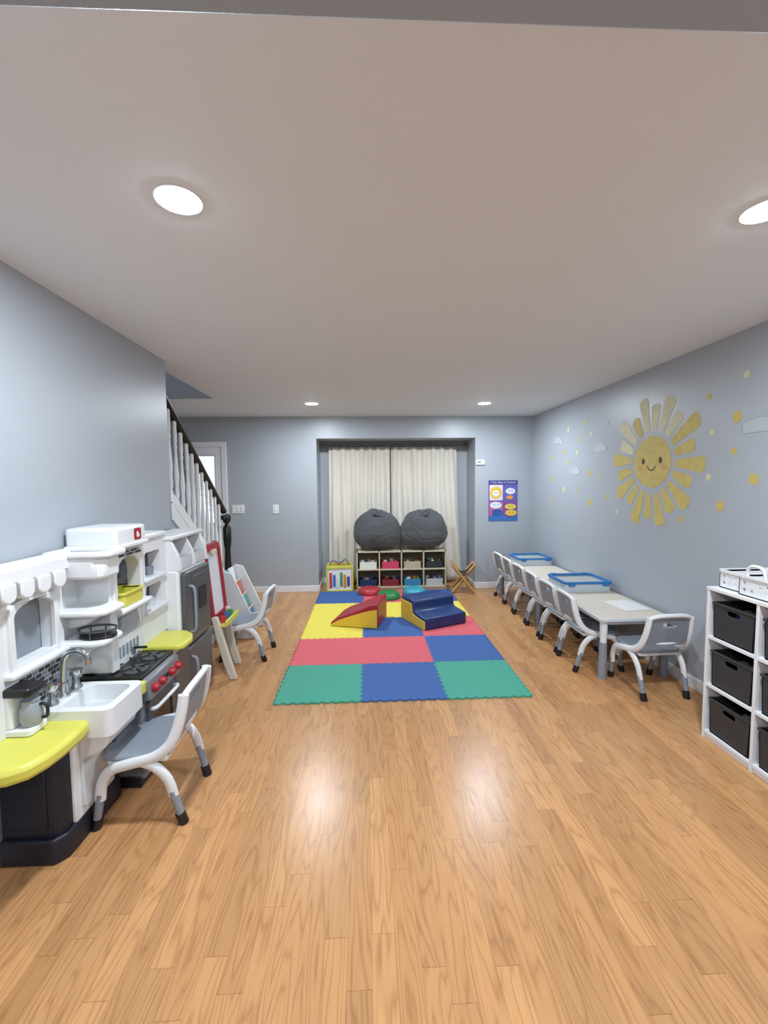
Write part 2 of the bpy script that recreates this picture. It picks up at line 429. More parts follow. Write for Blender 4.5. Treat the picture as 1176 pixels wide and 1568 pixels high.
# bean bags: slumped, creased, gathered at the top
M_BEAN = P('beanbag_charcoal', (80, 81, 85), .85, var=.12, scale=5, sheen=.15, bump=.15, bscale=9)
def beanbag(x, seed, tilt):
    g = G('bean_bag', (x, 6.08, .56))
    up = Vector((math.sin(tilt), -.55, 1)).normalized()
    ax = up.cross(Vector((0, 1, 0))).normalized(); ay = up.cross(ax)
    def fn(d, th, ph):
        q = d.dot(up); ang = math.atan2(d.dot(ay), d.dot(ax))
        f = 1+.09*noise.noise(d*1.5+Vector((seed, 0, 0)))
        v = Vector((d.x*1.7, d.y*1.7, d.z*2.8))+Vector((0, seed*3, 0))
        rn = abs(noise.noise(v))
        f -= .045*max(0, 1-rn*7)**2
        w = max(0, q)**2
        f += w*.022*math.sin(ang*8+seed+2.5*q)+w*.010*math.sin(ang*15+seed)
        if q > .90: f -= .12*((q-.90)/.10)**2
        if d.z < -.75: f *= 1-.22*(abs(d.z)-.75)/.25
        f *= 1+.08*max(0, -d.z)*(1-abs(d.z))*2
        return f
    blob(g, 'bag', (0, 0, .29), (.345, .18, .305), M_BEAN, fn, 120, 70)
    tube(g, 'handle_loop', [(-.05, -.13, .525), (-.035, -.15, .565), (.035, -.15, .565), (.05, -.13, .525)], .012, M_BEAN, sub=4, n=8, fx=.5, fy=1.4)
beanbag(.15, 1.3, .15); beanbag(.835, 5.1, -.15)

# activity cube + folding stool
g = G('activity_cube_toy', (-.40, 6.08, 0), rz=.08)
openbox(g, 'case', -.18, .18, -.14, .14, .0, .36, .015, M_YEL)
prism(g, 'side_frame', rect(-.165, .02, .165, .34), 'y', -.146, -.138, P('toy_white', (228, 228, 228), .4), .002)
for i, c in enumerate(((204, 60, 60), (60, 120, 190), (225, 225, 225), (70, 150, 90), (220, 140, 50), (60, 60, 130))):
    box(g, 'panel_%d' % (i+1), -.148+.05*i, -.110+.05*i, -.152, -.145, .05+.02*(i % 2), .27-.03*(i % 3), C(c), .003)
for i, c in enumerate(((204, 60, 60), (60, 120, 190), (70, 150, 90))):
    tube(g, 'bead_wire_%d' % (i+1), [(-.14, -.06+.06*i, .34), (-.10, -.06+.06*i, .42), (0, -.05+.05*i, .38), (.09, -.06+.06*i, .43), (.14, -.06+.06*i, .34)], .004, C(c), sub=6, n=6, ref=(0, 1, 0))
    blob(g, 'bead_%d' % (i+1), (0, -.05+.05*i, .38), (.016, .016, .016), C(c), nu=12, nv=8)
box(g, 'rim', -.19, .19, -.158, -.13, .325, .365, M_YEL, .006)
box(g, 'rim_base', -.19, .19, -.158, -.13, .0, .025, M_YEL, .004)
for s in (-1, 1): box(g, 'corner_post', s*.18-.012, s*.18+.012, -.158, -.13, 0, .36, M_YEL, .004)

g = G('folding_wood_stool', (1.345, 5.80, 0), rz=-.15)
for s, yy in ((1, -.12), (-1, .12)):
    for k2, sgn in enumerate((1, -1)):
        tube(g, 'cross_leg', [(-.15*sgn, yy+.012*sgn, .012), (.15*sgn, yy+.012*sgn, .39)], .021, M_WOOD, n=4, ref=(0, 1, 0))
for i, (x, z) in enumerate(((-.15, .39), (.15, .39), (-.14, .03), (.14, .03))):
    tube(g, 'rail_%d' % (i+1), [(x, -.15, z), (x, .15, z)], .016, M_WOOD, n=8, ref=(0, 0, 1))
vs = []; fs = []
for i in range(13):
    u = i/12; x = -.15+.30*u; z = .395-.13*math.sin(math.pi*u)
    vs += [(x, -.13, z), (x, .13, z)]
for i in range(12): fs.append((2*i, 2*i+1, 2*i+3, 2*i+2))
o = mk(g, 'sling_seat', vs, fs, P('sling_fabric', (58, 54, 52), .9), 0, True); md = o.modifiers.new('s', 'SOLIDIFY'); md.thickness = .006

# ------------------------------------------------------------ poster
PX0, PX1, PZ0, PZ1 = 1.745, 2.165, .975, 1.555
g = G('wall_poster', ((PX0+PX1)/2, YB, (PZ0+PZ1)/2), world=True)
yp = YB
box(g, 'sheet', PX0, PX1, yp-.004, yp-.0005, PZ0, PZ1, P('poster_purple', (112, 92, 158), .5), 0)
w = PX1-PX0
panels = [((PX0+.015, 1.27, PX0+w/2-.005, 1.49), (226, 214, 220)), ((PX0+w/2+.005, 1.27, PX1-.015, 1.49), (96, 100, 176)),
          ((PX0+.015, 1.03, PX0+w/2-.005, 1.25), (206, 92, 140)), ((PX0+w/2+.005, 1.03, PX1-.015, 1.25), (130, 80, 150))]
for i, (r_, c) in enumerate(panels):
    prism(g, 'panel_%d' % (i+1), rrect(*r_, .012), 'y', yp-.006, yp-.003, C(c))
prism(g, 'title_band', rect(PX0, 1.50, PX1, PZ1), 'y', yp-.006, yp-.003, C((60, 60, 140)))
prism(g, 'wave', [(PX0, PZ0), (PX1, PZ0), (PX1, 1.06), (PX0+.3, 1.02), (PX0+.15, 1.10), (PX0, 1.04)], 'y', yp-.007, yp-.003, C((60, 110, 180)))
for i, (cx, cz, r, r2, c) in enumerate(((1.85, 1.38, .085, .085, (232, 190, 70)), (1.85, 1.37, .05, .045, (236, 234, 228)), (2.06, 1.40, .07, .045, (226, 224, 234)), (2.05, 1.31, .05, .03, (226, 150, 80)),
                                     (1.85, 1.20, .085, .05, (216, 224, 236)), (1.87, 1.10, .08, .045, (50, 90, 160)), (2.06, 1.18, .08, .04, (226, 200, 90)), (2.07, 1.09, .085, .045, (226, 190, 80)))):
    prism(g, 'figure_%d' % (i+1), circ(cx, cz, r, 20, r2), 'y', yp-.0085-.0006*i, yp-.005, C(c))
    for q in (-1, 1):
        if i not in (0, 3): prism(g, 'figure_eye', circ(cx+q*r*.3, cz+r2*.2, .006, 8), 'y', yp-.0125-.0006*i, yp-.005, M_BLK)
cu = bpy.data.curves.new('poster_title', 'FONT'); cu.body = 'I Can Stay in Control'; cu.size = .042; cu.extrude = .0005; cu.align_x = 'CENTER'
to = bpy.data.objects.new('title_text', cu); sc.collection.objects.link(to); cu.materials.append(M_PAPER)
to.parent = g.e; to.location = (0, -.0075, 1.514-(PZ0+PZ1)/2); to.rotation_euler = (math.pi/2, 0, 0)

# ------------------------------------------------------------ sun decals on right wall
def wp(g, name, pts, mat, d=.002, lift=0.0): prism(g, name, pts, 'x', XR-d-lift, XR-.0002, mat, 0)
CY, CZ = 3.43, 1.68
g = G('sun_wall_decal', (XR, CY, CZ), world=True)
wp(g, 'face', circ(CY, CZ, .225, 48, .215, .010), M_GOLD, .002)
nr = 20
for i in range(nr):
    a = 2*math.pi*i/nr+.08
    r0 = .262; r1 = (.55 if i % 2 == 0 else .46)*random.uniform(.96, 1.04)
    w0 = .026; w1 = .062 if i % 2 == 0 else .052
    pts = []
    for (rr, ww) in ((r0, -w0), (r1*.96, -w1), (r1, -w1*.6), (r1*1.01, 0), (r1*1.0, w1*.6), (r1*.95, w1), (r0*1.02, w0)):
        ww += random.uniform(-.003, .003)
        pts.append((CY+rr*math.cos(a)-ww*math.sin(a), CZ+rr*math.sin(a)+ww*math.cos(a)))
    wp(g, 'ray_%d' % (i+1), pts, M_GOLD2 if math.sin(a) > .30 and i % 5 != 3 else M_GOLD)
for s in (-1, 1):
    wp(g, 'eye', circ(CY+s*.105, CZ+.01, .020, 16, .026), P('decal_dark', (70, 58, 40), .6), .003)
    wp(g, 'cheek', circ(CY+s*.145, CZ-.05, .026, 16, .018), P('decal_cheek', (205, 150, 80), .6), .003)
sm = [(CY+.05*math.cos(a), CZ-.03+.045*math.sin(a)) for a in [math.pi+math.pi*i/10 for i in range(11)]]
sm += [(CY+.042*math.cos(a), CZ-.03+.035*math.sin(a)) for a in [2*math.pi-math.pi*i/10 for i in range(11)]]
wp(g, 'smile', sm, MATS['decal_dark'], .003)
g = G('dot_wall_decals', (XR, 3.5, 1.6), world=True)
dots = [(2.51, 2.21, .024), (2.79, 2.13, .02), (2.565, 1.957, .036), (2.754, 1.883, .02), (2.58, 1.74, .023), (2.433, 1.557, .034), (2.767, 1.574, .024), (2.665, 1.381, .033), (3.0, 1.26, .024),
        (4.77, 2.163, .03), (4.5, 2.016, .026), (4.865, 1.904, .03), (4.56, 1.88, .026), (4.78, 1.785, .028), (4.3, 1.639, .032), (4.856, 1.462, .034), (4.27, 1.335, .034), (3.99, 1.40, .024), (3.8, 1.265, .02),
        (5.14, 1.58, .028), (5.13, 1.34, .026), (4.28, 2.06, .022), (4.55, 1.45, .022), (5.2, 1.86, .024), (4.95, 2.03, .02), (4.1, 1.62, .018), (4.4, 2.2, .026)]
for i, (y, z, r) in enumerate(dots):
    wp(g, 'dot_%d' % (i+1), circ(y*1.026, z-.03, r, 16, r*1.05, .05), M_GOLD if i % 3 else M_GOLD2)
g = G('cloud_wall_decals', (XR, 3.5, 1.7), world=True)
for i, (y, z, s) in enumerate(((5.05, 2.06, 1), (4.60, 1.668, 1), (4.108, 1.885, 1.0), (2.42, 1.873, 1.0), (4.02, 2.12, .5))):
    y *= 1.026; z -= .03
    for e, mt, d in ((.006, M_CLOUD2, .0015), (0, M_CLOUD, .0025)):
        pts = []
        for k in range(36):
            a = 2*math.pi*k/36
            bump = 1+.16*abs(math.sin(a*2.5))
            zz = math.sin(a)*.052*s*bump
            if zz < -.03*s: zz = -.03*s
            pts.append((y+math.cos(a)*(.10*s*bump+e), z+zz*(1+e*8)))
        wp(g, 'cloud', pts, mt, d)

# ------------------------------------------------------------ foam mat
TL = .608; MX, MY = -.662, 2.852
fc = {'G': (68, 156, 134), 'B': (56, 94, 156), 'R': (212, 94, 104), 'Y': (228, 212, 84)}
FM = {k: P('foam_'+k, v, .75, var=.04, scale=30, bump=.12, bscale=300) for k, v in fc.items()}
rows = ['GBG', 'RRB', 'YBR', 'YYY', 'BRB']
NTH = 9; dd = .012
def edgeprof(u0, v0, du, dv, nu_, nv_, rev=False):
    pts = []
    for i in range(NTH):
        s0 = (i+.5-.27)/NTH; s1 = (i+.5+.27)/NTH; e = .06/NTH
        for s, o in ((s0, -1), (s0-e, 1), (s1+e, 1), (s1, -1)):
            pts.append((u0+du*s*TL+nu_*o*dd*.5, v0+dv*s*TL+nv_*o*dd*.5))
    return pts[::-1] if rev else pts
g = G('foam_play_mat', (MX+TL*1.5, MY+TL*2.5, 0), world=True)
for r in range(5):
    for c in range(3):
        x = MX+c*TL; y = MY+r*TL
        pts = [(x, y)]+edgeprof(x, y, 1, 0, 0, -1)+[(x+TL, y)]+edgeprof(x+TL, y, 0, 1, 1, 0)+[(x+TL, y+TL)]+edgeprof(x, y+TL, 1, 0, 0, -1, True)+[(x, y+TL)]+edgeprof(x, y, 0, 1, 1, 0, True)
        prism(g, 'tile_%d_%d' % (r+1, c+1), pts, 'z', 0.0, .012, FM[rows[r][c]], 0.0012)

# ------------------------------------------------------------ soft play
M_SR = P('vinyl_maroon', (158, 32, 50), .4, var=.04, bump=.05, bscale=20)
M_SY = P('vinyl_yellow', (232, 196, 66), .4, var=.04, bump=.05, bscale=20)
M_SB = P('vinyl_navy', (30, 56, 108), .4, var=.04, bump=.05, bscale=20)
g = G('soft_play_wedge', (-.40, 4.43, .012), rz=-math.radians(14.8))
prof = [(0, 0), (0, .035), (.10, .095), (.24, .15), (.36, .205), (.44, .245), (.52, .26), (.52, 0)]
prism(g, 'foam_body', prof, 'y', 0.006, .454, M_SR, .012)
side = [(.008, .003), (.008, .022), (.10, .073), (.24, .125), (.36, .165), (.44, .19), (.512, .20), (.512, .003)]
prism(g, 'side_panel', side, 'y', 0, .02, M_SY, .004)
prism(g, 'side_panel_far', side, 'y', .44, .46, M_SY, .004)
g = G('soft_play_steps', (.579, 4.206, .012), rz=math.radians(24.4))
prof = [(0, 0), (0, .12), (.20, .14), (.22, .16), (.23, .245), (.27, .26), (.50, .26), (.50, 0)]
prism(g, 'foam_body', prof, 'x', .008, .532, M_SB, .014)
sidep = [(.006, .003), (.006, .09), (.2, .105), (.245, .12), (.265, .22), (.494, .22), (.494, .003)]
for nm, a, b in (('side_panel', 0, .02), ('side_panel_far', .52, .54)):
    prism(g, nm, sidep, 'x', a, b, M_SY, .004)
def pod(nm, x, y, rgb):
    g = G(nm, (x, y, .012))
    lathe(g, 'dome', [(.155, 0), (.16, .012), (.15, .05), (.13, .075), (.10, .085), (0, .087)], P('pod_%d' % rgb[0], rgb, .4), n=36)
    for i in range(10):
        a = 2*math.pi*i/10
        blob(g, 'grip_%d' % (i+1), (.09*math.cos(a), .09*math.sin(a), .086), (.012, .012, .006), MATS['pod_%d' % rgb[0]], nu=10, nv=6)
pod('balance_stepping_stone', .28, 5.50, (44, 128, 70)); pod('balance_stepping_stone', .64, 5.68, (60, 160, 180)); pod('balance_stepping_stone', .03, 5.74, (178, 50, 60))

# ------------------------------------------------------------ chairs
def chair(x, y, rz):
    g = G('kids_chair', (x, y, 0), rz=rz)
    prism(g, 'seat', [(-.14, -.13), (.14, -.13), (.165, -.05), (.168, .10), (.15, .155), (.10, .175), (-.10, .175), (-.15, .155), (-.168, .10), (-.165, -.05)], 'z', .306, .330, M_GREY, .010)
    prism(g, 'seat_frame', [(-.15, -.12), (.15, -.12), (.16, .13), (-.16, .13)], 'z', .286, .308, M_WH, .006)
    for n_, s in (('left', -1), ('right', 1)):
        tube(g, 'side_frame_'+n_, [(s*.150, -.205, .590), (s*.156, -.196, .52), (s*.163, -.172, .43), (s*.170, -.135, .365), (s*.174, -.07, .322), (s*.176, .03, .300), (s*.174, .11, .275), (s*.170, .150, .215), (s*.167, .162, .14)], .021, M_WH, n=10, sub=4, fx=.75, fy=1.15)
        tube(g, 'rear_leg_upper_'+n_, [(s*.172, -.02, .308), (s*.170, -.080, .275), (s*.167, -.128, .215), (s*.164, -.150, .135)], .022, M_WH, n=10, sub=3, fx=.75, fy=1.1, r1=.020)
        tube(g, 'rear_leg_lower_'+n_, [(s*.164, -.145, .16), (s*.160, -.180, .03)], .0175, M_GREY, n=10)
        tube(g, 'front_leg_lower_'+n_, [(s*.168, .158, .17), (s*.160, .187, .03)], .0175, M_GREY, n=10)
        tube(g, 'rear_foot_'+n_, [(s*.161, -.172, .050), (s*.158, -.187, .0)], .022, M_BLK, n=10)
        tube(g, 'front_foot_'+n_, [(s*.161, .180, .050), (s*.159, .192, .0)], .022, M_BLK, n=10)
    Mx = Matrix.Translation((0, -.165, .385)) @ Matrix.Rotation(math.radians(11), 4, 'X')
    prism(g, 'backrest', rrect(-.145, .0, .145, .205, .03), 'y', -.010, .010, M_GREY, .006, holes=[rrect(-.05, .135, .05, .17, .016)], M=Mx)
    tube(g, 'back_top_rail', [(-.150, -.205, .582), (-.10, -.216, .600), (0, -.220, .605), (.10, -.216, .600), (.150, -.205, .582)], .015, M_WH, n=10, sub=4, ref=(0, 1, 0))
    tube(g, 'back_lower_rail', [(-.165, -.152, .405), (0, -.172, .395), (.165, -.152, .405)], .013, M_WH, n=8, sub=4, ref=(0, 1, 0))
chair(-1.035, 2.0, math.radians(92))
chair(-1.075, 3.76, math.radians(88))
for i, y in enumerate((3.38, 3.78, 4.17, 4.58, 4.97, 5.37)):
    chair(1.85+.012*i, y, -math.pi/2+(.03 if i % 2 else -.03))
chair(2.06, 2.945, 0.04)

# ------------------------------------------------------------ tables
def table(x0, x1, y0, y1, zt=.478):
    g = G('kids_table', ((x0+x1)/2, (y0+y1)/2, 0), world=True)
    prism(g, 'top_rim', rrect(x0, y0, x1, y1, .035), 'z', zt-.030, zt-.002, M_WH2, .006)
    prism(g, 'top_surface', rrect(x0+.012, y0+.012, x1-.012, y1-.012, .028), 'z', zt-.01, zt, M_TOP, .002)
    prism(g, 'apron', rect(x0+.05, y0+.05, x1-.05, y1-.05), 'z', zt-.065, zt-.03, M_WH2, .004, holes=[rect(x0+.07, y0+.07, x1-.07, y1-.07)])
    k = 0
    for sx, xx in ((-1, x0+.05), (1, x1-.05)):
        for sy, yy in ((-1, y0+.05), (1, y1-.05)):
            k += 1
            tube(g, 'leg_upper_%d' % k, [(xx, yy, zt-.03), (xx+sx*.006, yy+sy*.006, .26)], .030, M_WH, n=14, r1=.024)
            tube(g, 'leg_lower_%d' % k, [(xx+sx*.005, yy+sy*.005, .28), (xx+sx*.012, yy+sy*.012, .0)], .027, M_GREY, n=14, r1=.033)
table(1.775, 2.345, 3.07, 4.36); table(1.80, 2.355, 4.375, 5.665)

M_CLR = P('tray_clear_plastic', (196, 206, 214), .25, var=.03)
def tray(x0, x1, y0, y1, z, h=.088):
    g = G('activity_tray', ((x0+x1)/2, (y0+y1)/2, z), world=True)
    openbox(g, 'tub', x0+.012, x1-.012, y0+.012, y1-.012, z, z+h, .006, M_CLR, .03)
    prism(g, 'rim', rrect(x0, y0, x1, y1, .04), 'z', z+h-.012, z+h+.008, M_BLUE, .004, holes=[rrect(x0+.025, y0+.025, x1-.025, y1-.025, .03)])
    prism(g, 'contents', rrect(x0+.02, y0+.02, x1-.02, y1-.02, .03), 'z', z+.008, z+h-.02, P('tray_fill', (170, 172, 170), .6, var=.3, scale=30), 0)
    for i, (u, v) in enumerate(((.15, 0), (.85, 0), (.15, 1), (.85, 1))):
        xx = x0+(x1-x0)*u; yy = y0+(y1-y0)*v
        box(g, 'latch_%d' % (i+1), xx-.03, xx+.03, yy-.008, yy+.008, z+h-.03, z+h+.012, M_BLUE, .003)
tray(1.86, 2.33, 3.84, 4.25, .479); tray(1.89, 2.33, 5.12, 5.52, .479)
g = G('paper_stack', (2.17, 3.40, .479), rz=.12)
for i in range(3):
    prism(g, 'sheet_%d' % (i+1), rect(-.11+.003*i, -.15, .11+.003*i, .15-.004*i), 'z', .0012*i, .0012*i+.001, M_PAPER)

# ------------------------------------------------------------ cube organiser, right
g = G('cube_storage_shelf', (2.17, 1.9, 0), world=True)
cx0, cx1, cyf, cwid, nn, hh = 1.985, 2.36, 2.345, .312, 3, .905
th = .018
M_SH = P('shelf_white', (228, 230, 233), .4, var=.01)
cy0 = cyf-nn*cwid-th
for i in range(nn+1):
    y1 = cyf-i*cwid
    box(g, 'upright_%d' % (i+1), cx0, cx1, y1-th, y1, 0, hh-th, M_SH, .0015)
for i, z in enumerate((.03, .03+.285, .03+.57)):
    box(g, 'shelf_%d' % (i+1), cx0+.002, cx1, cy0+.002, cyf-.002, z, z+th, M_SH, .0015)
box(g, 'top', cx0-.003, cx1, cy0-.003, cyf+.003, hh-th, hh, M_SH, .002)
box(g, 'back', cx1-.006, cx1, cy0, cyf, .03, hh, M_SH, 0)
box(g, 'kick', cx0+.012, cx0+.026, cy0+.01, cyf-.01, 0, .03, M_SH, 0)
M_BIN = P('bin_black', (50, 51, 54), .45, var=.04, bump=.1, bscale=150)
for c in range(nn):
    for r in range(3):
        g = G('storage_bin', (2.165, cyf-c*cwid-th/2-cwid/2, .049+.285*r))
        w2 = .132; d2 = .165; h2 = .20
        holes = [rrect(-.04, .150, .04, .178, .013)]
        def trap(w, h): return [(-w*.93, 0), (w*.93, 0), (w, h), (-w, h)]
        prism(g, 'front', trap(w2, h2), 'x', -d2, -d2+.006, M_BIN, .001, holes=holes)
        prism(g, 'back', trap(w2, h2), 'x', d2-.006, d2, M_BIN, .001)
        for s, nm in ((-1, 'side_near'), (1, 'side_far')):
            mk(g, nm, [(-d2, s*w2*.93, 0), (d2, s*w2*.93, 0), (d2, s*w2, h2), (-d2, s*w2, h2), (-d2, s*(w2*.93-.006), 0), (d2, s*(w2*.93-.006), 0), (d2, s*(w2-.006), h2), (-d2, s*(w2-.006), h2)],
               [(0, 1, 2, 3), (4, 5, 6, 7), (0, 1, 5, 4), (1, 2, 6, 5), (2, 3, 7, 6), (3, 0, 4, 7)], M_BIN, .001)
        box(g, 'base', -d2, d2, -w2*.93, w2*.93, 0, .006, M_BIN, 0)
        prism(g, 'rim', rect(-d2-.006, -w2-.006, d2+.004, w2+.006), 'z', h2-.008, h2+.004, M_BIN, .002, holes=[rect(-d2+.004, -w2+.006, d2-.006, w2-.006)])
        if c < 2:
            for q in range(5):
                s = random.uniform(.025, .045)
                blob(g, 'toy_%d' % (q+1), (random.uniform(-.1, .1), random.uniform(-.07, .07), .12+random.uniform(0, .03)), (s, s, s*.8), C(random.choice([(40, 90, 170), (60, 60, 66), (90, 92, 96), (90, 92, 96)])), nu=14, nv=8)
def basket(x0, x1, y0, y1, z, h, handle=True):
    g = G('plastic_basket', ((x0+x1)/2, (y0+y1)/2, z), world=True)
    def sl(a, b, z0_):
        hs = []
        n = max(3, int((b-a)/.040))
        for r in range(2):
            for i in range(n):
                c = a+(b-a)*(i+.5)/n
                hs.append(rrect(c-.009, z0_+.024+r*.036, c+.009, z0_+.024+r*.036+.017, .006, 3))
        return hs
    for nm, xx in (('side_front', x0), ('side_back', x1-.004)):
        prism(g, nm, rect(y0, z, y1, z+h), 'x', xx, xx+.004, M_WH, 0, holes=sl(y0+.01, y1-.01, z))
    for nm, yy in (('end_near', y0), ('end_far', y1-.004)):
        prism(g, nm, rect(x0, z, x1, z+h), 'y', yy, yy+.004, M_WH, 0, holes=sl(x0+.01, x1-.01, z))
    box(g, 'base', x0, x1, y0, y1, z, z+.005, M_WH, 0)
    prism(g, 'rim', rrect(x0-.008, y0-.008, x1+.008, y1+.008, .02), 'z', z+h-.010, z+h+.006, M_WH, .002, holes=[rrect(x0+.004, y0+.004, x1-.004, y1-.004, .012)])
    if handle:
        yc = (y0+y1)/2
        for xx in (x0, x1):
            tube(g, 'handle', [(xx, yc-.05, z+h), (xx, yc-.046, z+h+.04), (xx, yc-.022, z+h+.06), (xx, yc+.022, z+h+.06), (xx, yc+.046, z+h+.04), (xx, yc+.05, z+h)], .009, M_WH, n=8, sub=4)
basket(2.04, 2.32, 2.19, 2.325, .906, .10, False)
basket(2.01, 2.29, 1.97, 2.165, .906, .105)
basket(2.01, 2.29, 1.72, 1.93, .906, .105)

# ------------------------------------------------------------ play kitchen
g = G('play_kitchen', (-1.3, 2.3, 0), world=True)
W0 = -1.485
prism(g, 'base_navy', [(W0, 1.670), (-1.275, 1.670), (-1.25, 1.70), (-1.25, 2.0), (W0, 2.0)], 'z', .0, .475, M_NAVY, .010)
prism(g, 'base_foot', [(W0, 1.650), (-1.27, 1.650), (-1.235, 1.69), (-1.225, 2.04), (W0, 2.04)], 'z', 0, .105, M_NAVY, .008)
prism(g, 'base_groove', rect(W0+.03, .14, -1.30, .42), 'y', 1.664, 1.675, P('navy_panel', (18, 20, 34), .5), .006)
prism(g, 'counter_yellow', [(W0, 1.42), (-1.34, 1.42), (-1.25, 1.435), (-1.20, 1.47), (-1.175, 1.53), (-1.165, 1.60), (-1.165, 1.70), (-1.175, 1.765), (-1.20, 1.79), (-1.25, 1.80), (W0, 1.80)], 'z', .485, .545, M_YEL, .018)
prism(g, 'counter_apron', [(W0, 1.47), (-1.34, 1.47), (-1.25, 1.51), (-1.22, 1.56), (-1.22, 1.70), (-1.24, 1.75), (W0, 1.75)], 'z', .465, .49, M_NAVY, .006)
box(g, 'counter_back_left', W0, -1.405, 1.79, 2.08, .50, .560, M_YEL, .010)
prism(g, 'counter_back_right', [(-1.42, 2.032), (-1.14, 2.032), (-1.10, 2.045), (-1.10, 2.080), (-1.42, 2.080)], 'z', .50, .562, M_YEL, .010)
def win_panel(nm, x0, x1, y0, y1, z0, z1, hy0, hy1, hz0, hz1, rise, mat=M_WH, inner=M_WH2):
    prism(g, nm, rect(y0, z0, y1, z1), 'x', x0, x1, mat, .008, holes=[arch(hy0, hz0, hy1, hz1, rise)])
    box(g, nm+'_inner', W0, W0+.008, y0+.01, y1-.01, z0+.01, z1-.01, inner, 0)
win_panel('window_tower', W0+.01, -1.415, 1.40, 1.985, .545, 1.15, 1.69, 1.925, .80, 1.055, .05, inner=P('kitchen_grey_back', (140, 148, 156), .5))
prism(g, 'window_frame', arch(1.675, .785, 1.94, 1.075, .055), 'x', -1.42, -1.400, M_WH, .004, holes=[arch(1.70, .81, 1.915, 1.05, .05)])
box(g, 'window_sill', W0, -1.375, 1.65, 1.965, .765, .79, M_WH, .008)
box(g, 'tower_cap', W0, -1.37, 1.39, 1.995, 1.135, 1.215, M_WH, .018)
for i in range(6):
    yy = 1.46+.09*i
    prism(g, 'awning_scallop_%d' % (i+1), arch(yy-.035, -1.15, yy+.035, -1.075, .03), 'x', -1.405, -1.36, M_WH, .006, M=Matrix.Scale(-1, 4, (0, 0, 1)))
M_BRK = P('brick_dark', (60, 62, 66), .5)
def bricks(nm, x, y0, y1, z0, rows_, bw=.034, bh=.016):
    k = 0
    for r in range(rows_):
        y = y0+(bw/2 if r % 2 else 0)
        while y+bw*.85 < y1:
            k += 1
            box(g, '%s_%d' % (nm, k), x, x+.003, y, y+bw*.82, z0+r*bh*1.3, z0+r*bh*1.3+bh, M_BRK if (k*7+r*3) % 3 else M_GREY, 0)
            y += bw
bricks('tile_a', -1.4155, 1.72, 1.975, .60, 7)
# module B: sink cabinet, corner shelves
box(g, 'sink_cabinet', W0, -1.235, 1.74, 2.09, .10, .50, M_WH, .012)
prism(g, 'cabinet_door', rrect(1.775, .14, 1.965, .44, .02), 'x', -1.238, -1.222, M_WH2, .005)
tube(g, 'cabinet_handle', [(-1.222, 1.95, .28), (-1.195, 1.95, .29), (-1.195, 1.95, .37), (-1.222, 1.95, .38)], .007, M_DGREY, n=8, sub=3, ref=(0, 1, 0))
box(g, 'cabinet_gap', -1.236, -1.228, 2.005, 2.03, .08, .48, M_BLK, .002)
prism(g, 'sink_basin', rrect(-1.40, 1.755, -1.085, 2.03, .035), 'z', .465, .585, M_WH, .010, holes=[rrect(-1.32, 1.79, -1.12, 1.995, .04)])
prism(g, 'sink_bottom', rrect(-1.33, 1.78, -1.11, 2.00, .03), 'z', .47, .510, M_WH2, .004)
lathe(g, 'drain', [(.0, .001), (.022, .001), (.022, .005), (.0, .006)], M_CHROME, (-1.22, 1.89, .509))
prism(g, 'sink_apron', [(-1.235, .475), (-1.10, .475), (-1.125, .41), (-1.17, .375), (-1.235, .36)], 'y', 1.775, 2.01, M_WH, .008)
lathe(g, 'faucet_base', [(.03, 0), (.03, .01), (.018, .02), (.016, .06), (.02, .065), (0, .07)], M_CHROME, (-1.365, 1.89, .585))
tube(g, 'faucet_neck', [(-1.365, 1.89, .64), (-1.362, 1.89, .71), (-1.345, 1.89, .775), (-1.30, 1.89, .795), (-1.258, 1.89, .775), (-1.25, 1.89, .73)], .013, M_CHROME, n=12, sub=5, ref=(0, 1, 0))
for i, yy in enumerate((1.815, 1.965)):
    lathe(g, 'tap_%d' % (i+1), [(.026, 0), (.026, .008), (.016, .02), (.014, .06), (.024, .07), (.026, .09), (0, .10)], M_CHROME, (-1.362, yy, .585))
    tube(g, 'tap_lever_%d' % (i+1), [(-1.39, yy, .672), (-1.33, yy, .677)], .008, M_CHROME, n=8)
box(g, 'corner_back', W0, -1.44, 1.985, 2.16, .55, 1.17, M_WH, .006)
box(g, 'corner_side', W0, -1.28, 2.12, 2.155, .58, 1.17, M_WH, .006)
prism(g, 'corner_top_bin', [(W0, 1.965), (-1.24, 1.965), (-1.19, 2.0), (-1.19, 2.12), (-1.25, 2.155), (W0, 2.155)], 'z', 1.19, 1.222, M_WH, .010, holes=[[(W0+.03, 1.99), (-1.25, 1.99), (-1.22, 2.01), (-1.22, 2.10), (-1.26, 2.125), (W0+.03, 2.125)]])
prism(g, 'corner_top_body', [(W0, 1.975), (-1.26, 1.975), (-1.22, 2.01), (-1.22, 2.11), (-1.26, 2.14), (W0, 2.14)], 'z', 1.09, 1.195, M_WH, .014)
for i, (z, xe) in enumerate(((.945, -1.21), (.80, -1.225))):
    prism(g, 'corner_shelf_%d' % (i+1), [(W0, 1.96), (xe-.05, 1.96), (xe-.01, 1.985), (xe, 2.02), (xe, 2.12), (xe-.04, 2.155), (W0, 2.155)], 'z', z-.028, z, M_WH, .010)
    prism(g, 'corner_bracket_%d' % (i+1), [(W0, z-.028), (xe-.04, z-.028), (xe-.14, z-.09), (W0, z-.12)], 'y', 2.04, 2.12, M_WH, .01)
prism(g, 'serving_tray', circ(-1.30, 2.045, .085, 28, .060), 'z', .80, .812, M_BLK, .003)
prism(g, 'tray_gallery', circ(-1.30, 2.045, .088, 28, .063), 'z', .835, .842, M_DGREY, 0, holes=[circ(-1.30, 2.045, .082, 28, .057)])
